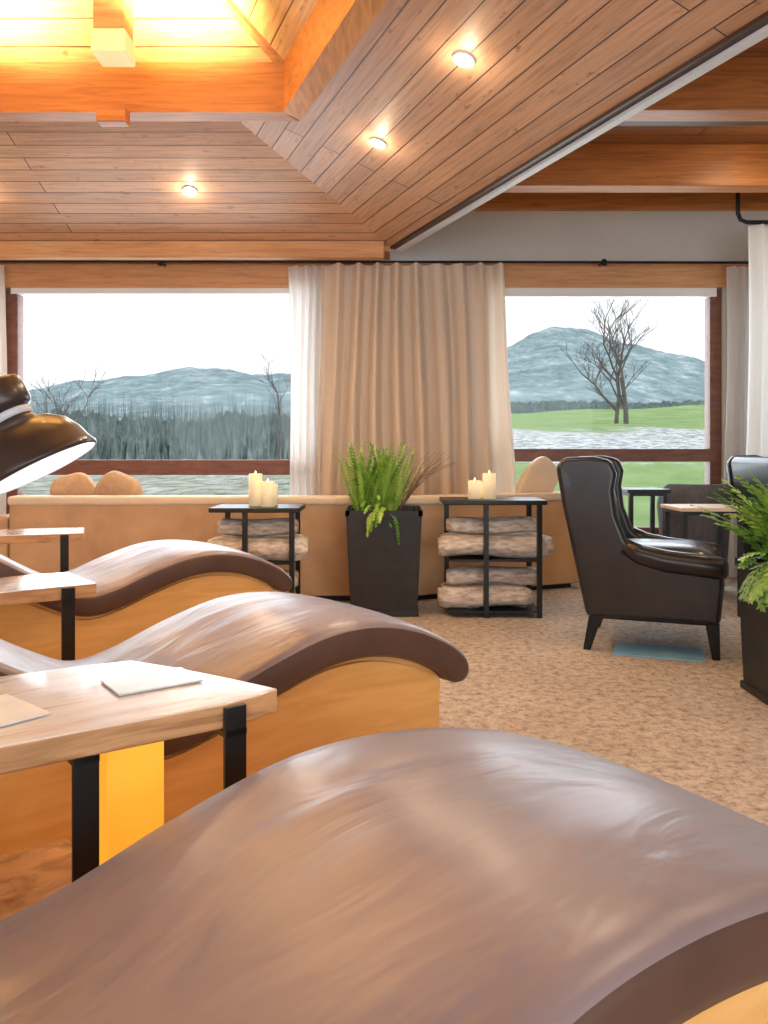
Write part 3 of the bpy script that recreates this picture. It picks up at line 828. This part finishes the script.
for row in range(9):
    y=72+row*5.5; n=520
    s0=len(v)
    for i in range(n+1):
        a=-.95+1.9*i/n; x=a*y
        left=a<.05
        base_py=(446-row*3.6) if left else (414-row*1.5)
        big=5*math.sin(a*23+row)+4*math.sin(a*61+row*2) if left else 1.5*math.sin(a*40+row)
        py=base_py+big*.8+rnd.uniform(-5,5)*(1 if left else .4)
        h=1.1+(450-py)*y/800
        yy=y+rnd.uniform(-.8,.8)
        v.append((x,yy-.6,-.3 if left else 1)); v.append((x,yy,h))
    for i in range(n): f.append((s0+2*i,s0+2*i+2,s0+2*i+3,s0+2*i+1))
    for c in range(420):
        a=rnd.uniform(-.95,.95); x=a*y; left=a<.05
        py=(rnd.uniform(392,436)-row*1.5) if left else rnd.uniform(394,404)
        h=1.1+(450-py)*y/800
        for q in range(4): spike(x+rnd.uniform(-.15,.15),y-.8,-.3 if left else 1,h*rnd.uniform(.8,1),.07,rnd.uniform(-.9,.9))
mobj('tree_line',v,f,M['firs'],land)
v=[];f=[]
def branch(p,d,ln,r,depth):
    n=3; pts=[p.copy()]
    for k in range(n):
        d=(d+Vector((rnd.uniform(-.18,.18),rnd.uniform(-.18,.18),rnd.uniform(-.02,.12)))).normalized(); p=p+d*ln/n; pts.append(p.copy())
    u=d.cross(Vector((0,0,1)));
    if u.length<.05: u=Vector((1,0,0))
    u.normalize(); w=d.cross(u); s=len(v)
    for k,q in enumerate(pts):
        rr=r*(1-.4*k/n)
        for i in range(4):
            a=math.pi/2*i; v.append(q+(u*math.cos(a)+w*math.sin(a))*rr)
    for k in range(n):
        for i in range(4):
            j=(i+1)%4; f.append((s+k*4+i,s+k*4+j,s+k*4+4+j,s+k*4+4+i))
    if depth>0:
        for c in range(3 if depth>1 else 4):
            az=rnd.uniform(0,6.28); q=pts[rnd.choice((1,2,3,3))]
            nd=(d+Vector((math.cos(az),math.sin(az),rnd.uniform(0,.3)))*rnd.uniform(.5,.9)).normalized()
            branch(q,nd,ln*rnd.uniform(.6,.8),r*.55,depth-1)
rnd=random.Random(12)
for dx,dy in ((0,0),(-.35,.4)):
    branch(Vector((10.9+dx,36+dy,2.1)),Vector((.0+dx*.2,0,1)),2.3,.13,5)
rnd=random.Random(5)
for a in (-.41,-.385,-.13):
    branch(Vector((a*62,62,-.3)),Vector((0,0,1)),3.4,.10,4)
mobj('bare_tree',v,f,M['barktree'],land)

# ---------------------------------------------------------------- light
w=bpy.data.worlds.new('overcast'); scene.world=w; w.use_nodes=True
nt=w.node_tree; bg=nt.nodes['Background']
tc=nt.nodes.new('ShaderNodeTexCoord'); sp=nt.nodes.new('ShaderNodeSeparateXYZ'); L(nt,tc.outputs['Generated'],sp.inputs[0])
r=ramp(nt,[(0,(.97,.98,1)),(.25,(.94,.96,1)),(1,(.82,.89,1))]); L(nt,sp.outputs['Z'],r.inputs['Fac']); L(nt,r.outputs['Color'],bg.inputs['Color'])
bg.inputs['Strength'].default_value=1.3
def area(name,loc,rot,sx,sy,en,col):
    ld=bpy.data.lights.new(name,'AREA'); ld.shape='RECTANGLE'; ld.size=sx; ld.size_y=sy; ld.energy=en; ld.color=col
    o=bpy.data.objects.new(name,ld); COL.objects.link(o); o.location=loc; o.rotation_euler=rot; return o
area('daylight_fill_back',(0,YB-.3,1.5),(math.radians(90),0,0),9.5,2.3,255,(.80,.89,1))  # added area fill behind the camera, brightens the room like window daylight
area('daylight_far_windows',(0,WY+.5,1.6),(math.radians(-90),0,0),8,1.8,200,(.82,.91,1))
def pt(name,loc,en,col,rad=.12):
    ld=bpy.data.lights.new(name,'POINT'); ld.energy=en; ld.color=col; ld.shadow_soft_size=rad
    o=bpy.data.objects.new(name,ld); COL.objects.link(o); o.location=loc
def upspot(name,loc,target,en,col,size=2.3):
    ld=bpy.data.lights.new(name,'SPOT'); ld.energy=en; ld.color=col; ld.shadow_soft_size=.08; ld.spot_size=size; ld.spot_blend=.6
    o=bpy.data.objects.new(name,ld); COL.objects.link(o); o.location=loc
    o.rotation_euler=(Vector(target)-Vector(loc)).to_track_quat('-Z','Y').to_euler()
upspot('lantern_uplight',(-1.05,3.95,3.36),(-1.10,4.3,4.0),220,(1,.74,.36),2.5)
upspot('lantern_uplight.001',(-2.2,3.95,3.36),(-2.1,4.3,4.0),220,(1,.74,.36),2.5)
upspot('lantern_uplight.002',(-.6,2.9,3.4),(-.9,2.9,4.1),30,(1,.68,.32))
upspot('lantern_uplight.003',(-2.4,2.3,3.4),(-2.2,2.5,4.1),60,(1,.68,.32))
pt('skylight_beam_fill',(-1.3,3.2,3.35),18,(1,.60,.22),.1)  # added point light without a fixture, brightens the right skylight beam
